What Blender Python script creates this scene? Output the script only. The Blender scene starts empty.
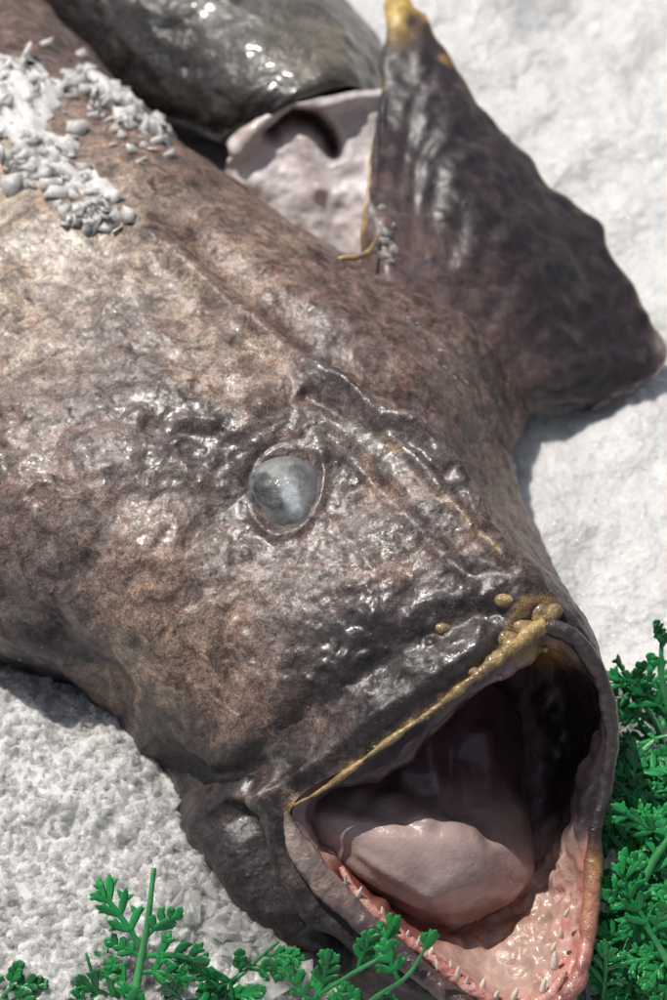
import bpy, math, random
import numpy as np
from mathutils import Vector, Matrix
random.seed(7); rng = np.random.default_rng(7)
scene = bpy.context.scene
col = scene.collection

# ------------------------------------------------------------------ camera
EL = math.radians(52); DIST = 1.28; LENS = 70.0; FPX = LENS/36*1000
TGT = np.array([0, 0, .08])
FW = np.array([0, math.cos(EL), -math.sin(EL)]); UP = np.array([0, math.sin(EL), math.cos(EL)]); RT = np.array([1., 0, 0])
CAM = TGT - FW*DIST
def P(px, py, z):
    """point at height z seen at photo pixel px, py"""
    d = FW + RT*(px-333.5)/FPX + UP*(500-py)/FPX
    return CAM + d*((z-CAM[2])/d[2])
def proj(v):
    r = v-CAM; w = r@FW
    return 333.5+(r@RT)/w*FPX, 500-(r@UP)/w*FPX
cd = bpy.data.cameras.new('camera'); cam = bpy.data.objects.new('camera', cd); col.objects.link(cam)
cam.location = CAM; cam.rotation_euler = (math.pi/2-EL, 0, 0)
cd.sensor_fit = 'VERTICAL'; cd.sensor_height = 36; cd.sensor_width = 24; cd.lens = LENS
cd.clip_start = .05; cd.clip_end = 100
cd.dof.use_dof = True; cd.dof.focus_distance = 1.15; cd.dof.aperture_fstop = 5.6
scene.camera = cam

# ------------------------------------------------------------------ tagging helpers
def tag(o, label=None, cat=None, group=None, kind=None):
    if label: o['label'] = label
    if cat: o['category'] = cat
    if group: o['group'] = group
    if kind: o['kind'] = kind
    return o
def empty(name, loc):
    o = bpy.data.objects.new(name, None); o.location = loc; o.empty_display_size = .02; col.objects.link(o); return o
def mesh(name, V, F, mat, parent=None, smooth=True, colors=None):
    me = bpy.data.meshes.new(name)
    V = np.asarray(V, dtype=np.float64)
    if parent is not None: V = V-np.array(parent.location)
    if isinstance(F, np.ndarray):
        me.vertices.add(len(V)); me.vertices.foreach_set('co', V.astype(np.float32).ravel())
        n = F.shape[1]; me.loops.add(F.size); me.loops.foreach_set('vertex_index', F.ravel().astype(np.int32))
        me.polygons.add(len(F)); me.polygons.foreach_set('loop_start', (np.arange(len(F))*n).astype(np.int32))
        me.update(calc_edges=True); me.validate()
    else:
        me.from_pydata([tuple(v) for v in V], [], F)
    me.polygons.foreach_set('use_smooth', [smooth]*len(me.polygons))
    if colors:
        for k, c in colors.items():
            a = me.attributes.new(k, 'FLOAT_COLOR', 'POINT')
            a.data.foreach_set('color', np.c_[c, np.ones(len(c))].astype(np.float32).ravel())
    me.materials.append(mat); me.update()
    o = bpy.data.objects.new(name, me); col.objects.link(o)
    if parent is not None: o.parent = parent
    return o

# ------------------------------------------------------------------ numpy noise
def _h(i, j, k, s):
    n = (i*374761393+j*668265263+k*2147483647+s*974634777) & 0xffffffff
    n = ((n ^ (n >> 13))*1274126177) & 0xffffffff
    n = ((n ^ (n >> 16))*2246822519) & 0xffffffff
    return ((n ^ (n >> 15)) & 0xffffff)/float(0xffffff)*2-1
def vnoise(p, s=0):
    f = np.floor(p); t = p-f; i = f.astype(np.int64); t = t*t*t*(t*(t*6-15)+10); r = 0
    for a in (0, 1):
        wa = t[:, 0] if a else 1-t[:, 0]
        for b in (0, 1):
            wb = t[:, 1] if b else 1-t[:, 1]
            for c in (0, 1):
                wc = t[:, 2] if c else 1-t[:, 2]
                r = r+_h(i[:, 0]+a, i[:, 1]+b, i[:, 2]+c, s)*wa*wb*wc
    return r
def fbm(p, sc, oct=3, s=0, gain=.5):
    r = 0; a = 1; 
    for o in range(oct):
        r = r+a*vnoise(p*sc*(2.03**o)+o*17.3, s+o); a *= gain
    return r

# ------------------------------------------------------------------ materials
def mat(name):
    m = bpy.data.materials.new(name); m.use_nodes = True; nt = m.node_tree; nt.nodes.clear()
    out = nt.nodes.new('ShaderNodeOutputMaterial'); b = nt.nodes.new('ShaderNodeBsdfPrincipled')
    nt.links.new(b.outputs[0], out.inputs[0]); return m, nt, b
def node(nt, t, ins=None, **kw):
    n = nt.nodes.new(t)
    for k, v in kw.items(): setattr(n, k, v)
    for k, v in (ins or {}).items():
        if hasattr(v, 'is_output'): nt.links.new(v, n.inputs[k])
        else: n.inputs[k].default_value = v
    return n
def nz(nt, scale, detail=4, rough=.55, dist=0, vec=None, lac=2.0):
    n = node(nt, 'ShaderNodeTexNoise', {'Scale': scale, 'Detail': detail, 'Roughness': rough, 'Distortion': dist, 'Lacunarity': lac})
    if vec is None: vec = node(nt, 'ShaderNodeTexCoord').outputs['Object']
    nt.links.new(vec, n.inputs['Vector']); return n.outputs['Fac']
def ramp(nt, fac, stops, interp='LINEAR'):
    n = node(nt, 'ShaderNodeValToRGB', {'Fac': fac}); cr = n.color_ramp; cr.interpolation = interp
    while len(cr.elements) < len(stops): cr.elements.new(.5)
    for e, (p, c) in zip(cr.elements, stops):
        e.position = p; e.color = (c, c, c, 1) if not isinstance(c, tuple) else (*c, 1)
    return n.outputs['Color']
def mix(nt, fac, a, b, mode='MIX'):
    n = node(nt, 'ShaderNodeMix', data_type='RGBA', blend_type=mode)
    for i, v in ((0, fac), (6, a), (7, b)):
        if hasattr(v, 'is_output'): nt.links.new(v, n.inputs[i])
        elif isinstance(v, tuple): n.inputs[i].default_value = (*v, 1)
        else: n.inputs[i].default_value = v
    return n.outputs[2]
def math_(nt, op, a, b=0.0):
    n = node(nt, 'ShaderNodeMath', {0: a, 1: b}, operation=op); return n.outputs[0]
def bump(nt, h, dist, strength=1.0, prev=None):
    n = node(nt, 'ShaderNodeBump', {'Height': h, 'Distance': dist, 'Strength': strength})
    if prev is not None: nt.links.new(prev, n.inputs['Normal'])
    return n.outputs[0]
def setp(nt, b, **kw):
    names = dict(color='Base Color', rough='Roughness', normal='Normal', coat='Coat Weight', coatr='Coat Roughness', coatn='Coat Normal',
                 sss='Subsurface Weight', sssr='Subsurface Radius', ssss='Subsurface Scale', trans='Transmission Weight', ior='IOR', spec='Specular IOR Level')
    for k, v in kw.items():
        i = b.inputs[names[k]]
        if hasattr(v, 'is_output'): nt.links.new(v, i)
        elif k == 'color': i.default_value = (*v, 1)
        else: i.default_value = v

def skin_material(name='mottled_wet_skin'):
    m, nt, b = mat(name)
    at = node(nt, 'ShaderNodeAttribute', attribute_name='tone').outputs['Color']
    big = nz(nt, 22, 5, .62, .6); mid = nz(nt, 75, 6, .68, .8); fine = nz(nt, 260, 5, .72, .5); grit = nz(nt, 900, 3, .7)
    c = mix(nt, 1., at, ramp(nt, mid, [(.36, (.36, .32, .33)), (.50, (.85, .81, .80)), (.62, (1.45, 1.38, 1.34))]), 'MULTIPLY')
    rust = ramp(nt, nz(nt, 60, 6, .72, 1.0), [(.52, 0.), (.66, 1.)])
    c = mix(nt, math_(nt, 'MULTIPLY', rust, .40), c, mix(nt, 1., c, (1.2, .80, .62), 'MULTIPLY'))
    dark = ramp(nt, nz(nt, 420, 7, .8, 1.6), [(.44, 1.), (.51, 0.)])
    c = mix(nt, math_(nt, 'MULTIPLY', dark, .78), c, mix(nt, 1., c, (.30, .22, .21), 'MULTIPLY'))
    pale = ramp(nt, nz(nt, 380, 6, .8, 2.2), [(.53, 0.), (.59, 1.)])
    c = mix(nt, math_(nt, 'MULTIPLY', pale, .6), c, mix(nt, 1., c, (1.7, 1.6, 1.5), 'MULTIPLY'))
    blot = ramp(nt, nz(nt, 46, 7, .78, 1.5), [(.40, 1.), (.47, 0.)])
    c = mix(nt, math_(nt, 'MULTIPLY', blot, .75), c, mix(nt, 1., c, (.36, .24, .20), 'MULTIPLY'))
    gr = ramp(nt, nz(nt, 1000, 3, .7, .8), [(.42, (.55, .50, .50)), (.5, (1., 1., 1.)), (.60, (1.45, 1.40, 1.38))])
    c = mix(nt, .75, c, mix(nt, 1., c, gr, 'MULTIPLY'))
    tcx = node(nt, 'ShaderNodeTexCoord').outputs['Object']
    vor = node(nt, 'ShaderNodeTexVoronoi', {'Vector': tcx, 'Scale': 210., 'Randomness': 1.0}, feature='SMOOTH_F1').outputs['Distance']
    wart = ramp(nt, vor, [(.10, 1.), (.42, 0.)])
    h = mix(nt, .5, fine, grit)
    n1 = bump(nt, nz(nt, 120, 4, .6, .4), .0012, .5)
    n2 = bump(nt, h, .0005, .8, bump(nt, wart, .0006, .5, n1))
    n3 = bump(nt, nz(nt, 520, 3, .6, 1.2), .00022, .9, bump(nt, nz(nt, 105, 4, .55, .8), .0013, .75, bump(nt, wart, .0004, .5)))
    r = ramp(nt, mix(nt, .5, big, fine), [(.36, .34), (.62, .6)])
    setp(nt, b, color=c, rough=r, normal=n2, coat=math_(nt, 'MULTIPLY', node(nt, 'ShaderNodeAttribute', attribute_name='wet').outputs['Fac'], ramp(nt, nz(nt, 45, 6, .7, .8), [(.40, .45), (.50, 1.)])), coatr=ramp(nt, nz(nt, 40, 5, .65, .8), [(.42, .06), (.62, .24)]), coatn=n3, spec=.5)
    return m
SKIN = skin_material()

def simple(name, c1, c2, scale, rough, bd=.001, coat=0, sss=0, detail=5, bscale=None, lo=.35, hi=.65, attr=None, coatr=.1):
    m, nt, b = mat(name)
    f = ramp(nt, nz(nt, scale, detail, .6, .4), [(lo, 0.), (hi, 1.)])
    c = mix(nt, f, c1, c2)
    if attr:
        a = node(nt, 'ShaderNodeAttribute', attribute_name=attr).outputs['Color']
        c = mix(nt, 1., a, mix(nt, f, c1, c2), 'MULTIPLY')
    n = bump(nt, nz(nt, bscale or scale*3, 4, .6, .3), bd, .7)
    setp(nt, b, color=c, rough=rough, normal=n, coat=coat, coatr=coatr)
    if sss: setp(nt, b, sss=sss, sssr=(.012, .005, .003), ssss=1.0)
    return m
FLESH = simple('mouth_flesh', (.8, .75, .75), (1.1, 1.05, 1.05), 60, .34, .0018, .35, .0, attr='tone', bscale=170)
TONGUE = simple('tongue_flesh', (.44, .38, .38), (.62, .56, .54), 45, .30, .0008, .6, 0, bscale=260, attr='tone')
LIP = simple('yellow_lip', (.16, .10, .055), (.48, .34, .14), 70, .3, .0025, .5, 0, bscale=300)
GUM = simple('pink_gum', (.38, .12, .10), (.66, .36, .31), 120, .3, .003, .5, 0, bscale=330)
TOOTH = simple('tooth_enamel', (.72, .60, .48), (.86, .78, .70), 200, .25, .0004, .3)
FIN = None
m, nt, b = mat('fin_skin')
at = node(nt, 'ShaderNodeAttribute', attribute_name='tone').outputs['Color']
f1 = nz(nt, 90, 6, .7, .8)
c = mix(nt, ramp(nt, f1, [(.38, 0.), (.66, 1.)]), mix(nt, 1., at, (.55, .5, .55), 'MULTIPLY'), mix(nt, 1., at, (1.35, 1.3, 1.3), 'MULTIPLY'))
setp(nt, b, color=c, rough=ramp(nt, nz(nt, 60, 4), [(.35, .3), (.65, .55)]), normal=bump(nt, nz(nt, 200, 5, .65, .4), .0012, .6), coat=.25, coatr=.35)
FIN = m

# eye
m, nt, b = mat('cloudy_eye')
at = node(nt, 'ShaderNodeAttribute', attribute_name='tone').outputs['Color']
f1 = nz(nt, 160, 5, .6, 1.5)
c = mix(nt, 1., at, ramp(nt, f1, [(.3, .7), (.7, 1.25)]), 'MULTIPLY')
setp(nt, b, color=c, rough=.5, coat=.35, coatr=.14, coatn=bump(nt, nz(nt, 60, 3), .003, .5), normal=bump(nt, nz(nt, 90, 3), .002, .5))
EYE = m

# ice
def ice_material(name, base, trans, rough, bs=260, bd=.002, sss=0.0):
    m, nt, b = mat(name)
    f = nz(nt, 70, 5, .6)
    c = mix(nt, ramp(nt, f, [(.35, 0.), (.7, 1.)]), tuple(x*.86 for x in base), base)
    tc = node(nt, 'ShaderNodeTexCoord').outputs['Object']
    v = node(nt, 'ShaderNodeTexVoronoi', {'Vector': tc, 'Scale': bs, 'Randomness': 1.0}, feature='F1').outputs['Distance']
    n1 = bump(nt, v, bd, .7); n2 = bump(nt, nz(nt, bs*1.7, 4, .7), bd*.7, .6, n1)
    setp(nt, b, color=c, rough=rough, normal=n2, trans=trans, ior=1.31, spec=.5, sss=sss, ssss=1.0, coat=1.0, coatr=.05, coatn=bump(nt, nz(nt, 420, 3, .6), .0016, .9))
    b.inputs['Subsurface Radius'].default_value = (.010, .011, .012)
    return m
def glassy(name, base, alpha, rough, bs):
    m = ice_material(name, base, 0.0, rough, bs=bs, bd=.001, sss=1.0); nt = m.node_tree
    b = [n for n in nt.nodes if n.type == 'BSDF_PRINCIPLED'][0]; out = [n for n in nt.nodes if n.type == 'OUTPUT_MATERIAL'][0]
    tr = node(nt, 'ShaderNodeBsdfTransparent'); fr = node(nt, 'ShaderNodeLayerWeight', {'Blend': .35}).outputs['Facing']
    f = math_(nt, 'ADD', math_(nt, 'MULTIPLY', fr, .45), 1-alpha); 
    v = ramp(nt, nz(nt, 120, 4, .6), [(.35, 0.), (.65, .30)]); f = math_(nt, 'ADD', f, v)
    mx = node(nt, 'ShaderNodeMixShader', {0: f}); nt.links.new(tr.outputs[0], mx.inputs[1]); nt.links.new(b.outputs[0], mx.inputs[2]); nt.links.new(mx.outputs[0], out.inputs[0])
    return m
ICE = ice_material('crushed_ice', (.75, .75, .75), 0.0, .16, bs=300, bd=.0016, sss=.85)
CHIP = glassy('ice_chip', (.95, .955, .96), .80, .08, 330)
BACKICE = glassy('melting_ice', (.99, .99, .99), .42, .10, 160)
CLEAR = glassy('clear_ice_flake', (.92, .93, .93), .80, .07, 260)
# plastic greens
m, nt, b = mat('green_plastic')
f1 = nz(nt, 60, 4, .6)
f2 = nz(nt, 14, 2)
c = mix(nt, ramp(nt, f1, [(.35, 0.), (.65, 1.)]), (.005, .10, .024), (.015, .25, .055))
c = mix(nt, ramp(nt, f2, [(.4, 0.), (.65, 1.)]), c, (.025, .30, .08))
setp(nt, b, color=c, rough=.33, normal=bump(nt, nz(nt, 500, 3), .0008, .6), spec=.5)
GREEN = m
m, nt, b = mat('green_stem_plastic')
c = mix(nt, ramp(nt, nz(nt, 40, 4), [(.35, 0.), (.65, 1.)]), (.02, .17, .05), (.07, .33, .11))
setp(nt, b, color=c, rough=.22, normal=bump(nt, nz(nt, 300, 3), .001, .6), coat=.4, coatr=.08)
STEM = m

# second fish
m, nt, b = mat('grey_scaled_skin')
tc = node(nt, 'ShaderNodeTexCoord').outputs['Object']
vo = node(nt, 'ShaderNodeTexVoronoi', {'Vector': tc, 'Scale': 300., 'Randomness': .7}, feature='F1').outputs['Distance']
at = node(nt, 'ShaderNodeAttribute', attribute_name='tone').outputs['Color']
c = mix(nt, ramp(nt, nz(nt, 45, 6, .7, .6), [(.35, 0.), (.65, 1.)]), mix(nt, 1., at, (.5, .5, .52), 'MULTIPLY'), mix(nt, 1., at, (1.6, 1.5, 1.35), 'MULTIPLY'))
c = mix(nt, 1., c, ramp(nt, vo, [(.1, 1.05), (.7, .75)]), 'MULTIPLY')
setp(nt, b, color=c, rough=ramp(nt, nz(nt, 120, 4), [(.35, .3), (.65, .5)]), normal=bump(nt, vo, .001, .6, bump(nt, nz(nt, 60, 4), .006, .5)), coat=.4, coatr=.15)
GREY = m

# ------------------------------------------------------------------ loft
def cr(p0, p1, p2, p3, t):
    return .5*((2*p1)+(-p0+p2)*t+(2*p0-5*p1+4*p2-p3)*t*t+(-p0+3*p1-3*p2+p3)*t**3)
def spline(C, n, closed, axis=0):
    """Catmull-Rom through C along axis; n samples per segment"""
    C = np.moveaxis(np.asarray(C, float), axis, 0); N = len(C); out = []
    seg = N if closed else N-1
    for i in range(seg):
        if closed: q = [C[(i+k) % N] for k in (-1, 0, 1, 2)]
        else: q = [C[i-1] if i > 0 else 2*C[0]-C[1], C[i], C[i+1], C[i+2] if i+2 < N else 2*C[-1]-C[-2]]
        m = n[i] if isinstance(n, (list, tuple)) else n
        for t in np.arange(m)/m: out.append(cr(*q, t))
    if not closed: out.append(C[-1])
    return np.moveaxis(np.array(out), 0, axis)
def gridfaces(nv, nu, closed):
    i = np.arange(nv-1)[:, None]; j = np.arange(nu if closed else nu-1)[None, :]; j2 = (j+1) % nu
    return np.stack([i*nu+j, i*nu+j2, (i+1)*nu+j2, (i+1)*nu+j], -1).reshape(-1, 4)
def gnormals(G, closed):
    if closed: du = np.roll(G, -1, 1)-np.roll(G, 1, 1)
    else: du = np.gradient(G, axis=1)
    dv = np.gradient(G, axis=0); n = np.cross(du, dv); l = np.linalg.norm(n, axis=-1, keepdims=True); return n/np.maximum(l, 1e-12)
def segdist(x, y, pts):
    """distance to polyline in pixels + signed side (right of travel = +) + parameter"""
    best = np.full(x.shape, 1e9); side = np.zeros(x.shape); par = np.zeros(x.shape); n = len(pts)-1
    for k in range(n):
        (ax, ay), (bx, by) = pts[k][:2], pts[k+1][:2]; dx, dy = bx-ax, by-ay; L = dx*dx+dy*dy
        t = np.clip(((x-ax)*dx+(y-ay)*dy)/L, 0, 1); ex, ey = x-ax-t*dx, y-ay-t*dy; d = np.hypot(ex, ey)
        s = np.sign(dx*ey-dy*ex); mk = d < best
        best = np.where(mk, d, best); side = np.where(mk, s, side); par = np.where(mk, (k+t)/n, par)
    return best, side, par
def fade(par, e=.12): return np.clip(par/e, 0, 1)*np.clip((1-par)/e, 0, 1)
def sstep(a, b, x):
    t = np.clip((x-a)/(b-a), 0, 1); return t*t*(3-2*t)
def gauss(x, y, cx, cy, rx, ry=None, rot=0):
    ry = ry or rx; c, s = math.cos(math.radians(rot)), math.sin(math.radians(rot))
    u = ((x-cx)*c+(y-cy)*s)/rx; v = (-(x-cx)*s+(y-cy)*c)/ry; return np.exp(-(u*u+v*v))

# ------------------------------------------------------------------ THE BIG FISH
fish = empty('fish', P(250, 560, 0))
tag(fish, 'large mottled brown fish lying on ice with its wide mouth gaping open', 'fish')
def ring(pts):
    """pts: u2..u9 (8 visible control points); underside filled in"""
    A = [P(*p) for p in pts]; a, b = A[-1], A[0]; under = []
    for t in (.1, .36, .64, .9):
        q = a*(1-t)+b*t; q[2] = -.012; under.append(q)
    return [under[2], under[3]]+A+[under[0], under[1]]     # u0,u1,u2..u9,u10,u11
R = []
R.append(ring([(-640, 40, .0), (-590, -20, .06), (-520, -120, .10), (-430, -215, .12), (-330, -280, .13), (-280, -285, .11), (-230, -260, .07), (-200, -220, .01)]))
R.append(ring([(-440, 250, .0), (-385, 200, .065), (-290, 110, .12), (-180, 20, .145), (-70, -40, .15), (-15, -35, .13), (35, -5, .085), (60, 50, .01)]))
R.append(ring([(-290, 420, .0), (-235, 370, .07), (-150, 285, .13), (-40, 190, .158), (65, 118, .165), (120, 105, .145), (172, 135, .095), (190, 180, .02)]))
R.append(ring([(-150, 560, .0), (-115, 510, .085), (-25, 412, .145), (85, 310, .168), (190, 232, .172), (265, 235, .150), (350, 262, .105), (395, 300, .02)]))
R.append(ring([(-25, 652, .0), (5, 615, .085), (80, 522, .142), (175, 420, .165), (283, 335, .172), (375, 318, .142), (478, 335, .085), (520, 390, .02)]))
R.append(ring([(98, 700, .0), (130, 662, .082), (205, 580, .136), (290, 490, .160), (388, 412, .172), (450, 410, .13), (500, 435, .07), (512, 470, .01)]))
R.append(ring([(190, 812, .0), (220, 765, .072), (288, 670, .130), (375, 585, .156), (468, 508, .170), (515, 520, .13), (548, 565, .07), (560, 600, .01)]))
K = [(505, 1045, -.01), (400, 1018, -.005), (300, 935, .01), (258, 800, .072), (345, 728, .118), (440, 655, .148), (530, 590, .163), (592, 640, .135), (606, 715, .08), (585, 800, .04), (575, 900, .0), (560, 1000, -.01)]
L = [(500, 1022, .028), (430, 972, .035), (350, 905, .05), (292, 812, .082), (375, 752, .114), (470, 684, .14), (550, 622, .153), (603, 672, .135), (612, 735, .105), (594, 830, .068), (589, 915, .042), (568, 992, .03)]
R.append([P(*p) for p in K]); R.append([P(*p) for p in L])
C = np.array(R)
G = spline(C, 44, True, 1); G = spline(G, [18, 30, 44, 60, 66, 70, 70, 44], False, 0)
nv, nu = G.shape[:2]
N = gnormals(G, True)
cen = G.mean(1, keepdims=True); flip = np.sign(((G-cen)*N).sum(-1).mean()); N *= flip
X, Y = proj(G.reshape(-1, 3)); Pt = G.reshape(-1, 3); Nn = N.reshape(-1, 3)
view = (CAM-Pt); view /= np.linalg.norm(view, axis=1, keepdims=True)
face = sstep(-.15, .2, (Nn*view).sum(1))
D = np.zeros(len(Pt))
# broad irregular lumps
D += fbm(Pt, 16, 2, 3)*.004 + fbm(Pt, 45, 3, 5)*.0016
rid = 1-np.abs(fbm(Pt, 70, 2, 9)); D += (rid-.7)*.0009
D += fbm(Pt, 190, 3, 12)*.00035
F = np.zeros(len(Pt))
def line(pts, w, amp, f=.12):
    global F
    d, s, p = segdist(X, Y, pts); F = F+amp*np.exp(-(d/w)**2)*fade(p, f)
def lstep(pts, w, amp, reach):
    """crest: falls off quickly on the right of travel, slowly on the left"""
    global F
    d, s, p = segdist(X, Y, pts); ww = np.where(s > 0, w, reach); F = F+amp*np.exp(-(d/ww)**2)*fade(p, .1)
def blob(cx, cy, rx, ry, rot, amp):
    global F
    F = F+amp*gauss(X, Y, cx, cy, rx, ry, rot)
# crest along the top of the head and the valley beyond it
RIDGE = [(120, 205), (190, 270), (262, 330), (330, 385), (400, 432), (455, 470), (500, 540), (548, 600)]
line(RIDGE, 13, .008); 
d, s, p = segdist(X, Y, RIDGE); side = np.where(s < 0, 1, 0)
F += -.014*np.exp(-((d-30)/20)**2)*side*fade(p, .15)
line([(300, 350), (350, 400), (420, 470), (480, 540), (530, 590)], 6, .0035)
line([(315, 420), (365, 470), (430, 540), (480, 585)], 8, -.003); line([(300, 395), (320, 405), (350, 425)], 6, -.003); line([(380, 430), (420, 455), (450, 490)], 5, -.004); line([(395, 425), (440, 455), (470, 495)], 5, .003)
line([(340, 372), (350, 405), (420, 440)], 9, .003)
blob(345, 405, 13, 9, 30, -.004); blob(262, 408, 16, 10, 20, .0035); blob(432, 463, 14, 9, 50, .005)
blob(480, 505, 10, 16, -40, .004)
# hollow behind the eye

for (cx, cy, r_, a_) in [(155, 430, 11, -.0042), (178, 434, 8, -.003), (200, 436, 12, -.0035), (225, 446, 8, -.0025), (143, 418, 9, .002), (188, 422, 8, .0026), (165, 452, 7, .0024), (212, 424, 9, .002), (236, 432, 8, .0022), (190, 455, 6, -.002), (178, 443, 5, .003), (216, 458, 7, .002), (170, 415, 6, -.0015)]: blob(cx, cy, r_*1.2, r_*.8, random.uniform(-30, 30), a_)

blob(185, 470, 24, 14, 40, .003)
# cheek swelling and groove above lip
blob(170, 600, 85, 70, 40, .010); blob(95, 480, 40, 60, 20, .003); blob(25, 500, 50, 70, 10, .004); line([(118, 470), (125, 500), (95, 560), (40, 590)], 14, -.0035)
blob(380, 600, 35, 45, 20, .003)
line([(255, 775), (330, 700), (400, 650), (470, 615), (520, 608)], 14, -.0055)
line([(275, 795), (350, 735), (430, 680), (500, 630)], 11, .0045)
line([(230, 770), (262, 745), (320, 690)], 12, -.004)
line([(150, 745), (200, 785), (240, 778), (270, 768)], 13, -.011)
# rolled gill edge on the left and jaw lobes
line([(-40, 610), (30, 632), (80, 668), (130, 725), (170, 775)], 11, .005); line([(-40, 585), (30, 607), (90, 645), (140, 700)], 12, -.005)
line([(185, 795), (230, 845), (270, 895), (320, 950)], 24, .015); line([(225, 800), (256, 835), (280, 875), (310, 930), (350, 965)], 8, -.014); line([(205, 812), (245, 860), (285, 915)], 7, .003)
blob(264, 795, 17, 18, 20, .013); line([(240, 780), (246, 805), (262, 822)], 6, -.006); line([(278, 805), (290, 850), (322, 905), (370, 950), (440, 1000)], 13, .010)
# flank folds
line([(420, 440), (460, 470), (490, 520), (525, 580)], 10, -.005); line([(300, 285), (370, 330), (430, 400), (480, 450)], 20, .004)
blob(415, 440, 28, 9, 40, .004)
line([(395, 230), (420, 280), (470, 320), (500, 370)], 22, .006)
# snout beading
for (a, b_, r) in [(400, 590, 9), (372, 620, 8), (355, 640, 7), (410, 620, 6), (440, 600, 7), (470, 590, 6), (500, 585, 8), (385, 575, 6), (350, 590, 7), (365, 655, 6), (480, 625, 7), (430, 640, 6)]:
    blob(a, b_, r, r*.8, 20, .0028)
for q in range(150):
    t = random.random(); cx_, cy_ = random.choice([(400, 610), (440, 600), (370, 560), (340, 640), (240, 420), (330, 400), (440, 470), (90, 660), (300, 720)])
    r_ = random.uniform(2.5, 6); blob(random.gauss(cx_, 38), random.gauss(cy_, 28), r_, r_*random.uniform(.6, 1), 30, random.choice([1, 1, -1])*random.uniform(.0006, .0014))
# eye socket
ex, ey = 285, 487
an = np.arctan2(Y-ey, X-ex); de = np.hypot((X-ex)/35, (Y-ey)/40)*(1+.05*np.sin(an*2+.6)+.04*np.sin(an*3))+fbm(Pt, 80, 2, 93)*.03; F += (.0014+.0022*np.cos(an-.9))*np.exp(-((de-1.14)/.12)**2) - .0016*np.exp(-((de-1.12)/.1)**2)*np.clip(np.cos(an+2.2), 0, 1) - .0035*np.exp(-(de/.85)**6)
D = D+F*face
lipfade = np.repeat(sstep(0, 22, (nv-1-np.arange(nv)))[:, None], nu, 1).ravel()
D *= (.25+.75*lipfade)
V = Pt+Nn*D[:, None]
V[:, 2] = np.maximum(V[:, 2], -.015+0*V[:, 2])
# albedo zones
tone = np.zeros((len(Pt), 3)); wsum = np.zeros(len(Pt))
def zone(c, lst, w=1.0):
    global tone, wsum
    for (cx, cy, r) in lst:
        g = np.exp(-((X+nx-cx)**2+(Y+ny-cy)**2)/(r*r))*w+1e-9; tone += g[:, None]*np.array(c); wsum += g
nx = fbm(Pt, 25, 4, 40)*38; ny = fbm(Pt, 25, 4, 50)*38
GB = (.185, .155, .148); TAN = (.33, .258, .205); PAL = (.40, .36, .29); BRN = (.20, .148, .128); DRK = (.040, .032, .036); GRY = (.15, .135, .138)
zone(PAL, [(60, 250, 70), (140, 270, 55), (10, 180, 60), (20, 320, 50), (215, 290, 30)])
zone(TAN, [(190, 620, 60), (215, 700, 40), (160, 640, 50), (120, 150, 50), (380, 500, 28), (210, 380, 30), (150, 560, 40), (250, 230, 40)])
zone(GB, [(110, 400, 60), (60, 600, 60), (330, 560, 50), (300, 430, 40), (170, 480, 50), (240, 540, 45), (120, 330, 50), (290, 620, 40)])
zone(BRN, [(20, 470, 55), (10, 380, 40), (340, 300, 60), (440, 380, 60), (200, 180, 60), (50, 50, 60), (420, 520, 28), (520, 520, 40), (280, 700, 35), (260, 410, 22), (410, 320, 50)])
zone(DRK, [(190, 770, 35), (240, 900, 60), (30, 650, 35), (380, 620, 40), (440, 580, 26), (340, 720, 30), (400, 960, 60), (100, 715, 35), (310, 440, 18), (255, 470, 14), (225, 775, 40), (270, 760, 30), (170, 760, 40), (330, 680, 35), (360, 700, 30), (250, 860, 60), (380, 650, 30), (420, 625, 30), (50, 660, 35), (350, 395, 22), (330, 650, 35), (390, 450, 20), (470, 510, 18), (200, 440, 22), (155, 432, 16), (330, 500, 22), (240, 800, 50), (100, 700, 45), (0, 640, 45), (300, 900, 60), (400, 640, 45), (340, 380, 25), (200, 800, 50), (480, 600, 30), (560, 680, 60), (590, 760, 60), (300, 730, 35), (430, 480, 25), (350, 1000, 60), (555, 590, 20)])
zone((.34, .29, .25), [(262, 790, 13), (300, 800, 8)], 3)
zone(GRY, [(390, 580, 40), (450, 560, 30), (460, 480, 22), (350, 460, 25), (420, 440, 18), (300, 860, 25), (330, 340, 25)])
zone((.26, .18, .08), [(525, 632, 11), (545, 616, 9), (495, 652, 8)], 3)
tone /= wsum[:, None]
y1 = segdist(X, Y, [(380, 440), (440, 500), (500, 560)])[0]; yk = np.exp(-(y1/4)**2)*np.clip(fbm(Pt, 140, 2, 61)*1.6, 0, .45)
tone = tone*(1-yk[:, None])+np.array((.55, .45, .2))*yk[:, None]
wet = np.full(len(Pt), .22)
for (cx, cy, rx, ry, ro, a) in [(150, 565, 75, 45, -50, .75), (185, 440, 75, 28, 10, .8), (372, 610, 40, 75, 20, 1.), (285, 487, 62, 62, 0, .8), (420, 460, 100, 26, 42, .8), (330, 385, 60, 26, 40, .7), (25, 500, 50, 60, 0, .5), (60, 640, 90, 25, 40, .6), (262, 795, 30, 30, 0, 1.), (455, 625, 70, 30, -35, .9), (280, 870, 80, 30, 60, .5), (60, 260, 100, 50, 30, .35), (430, 340, 60, 30, 50, .45), (240, 740, 60, 30, 0, .4)]:
    wet = np.maximum(wet, 1.25*a*gauss(X+nx*.7, Y+ny*.7, cx, cy, rx, ry, ro))
wet3 = np.repeat(np.clip(wet, 0, 1)[:, None], 3, 1)
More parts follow.
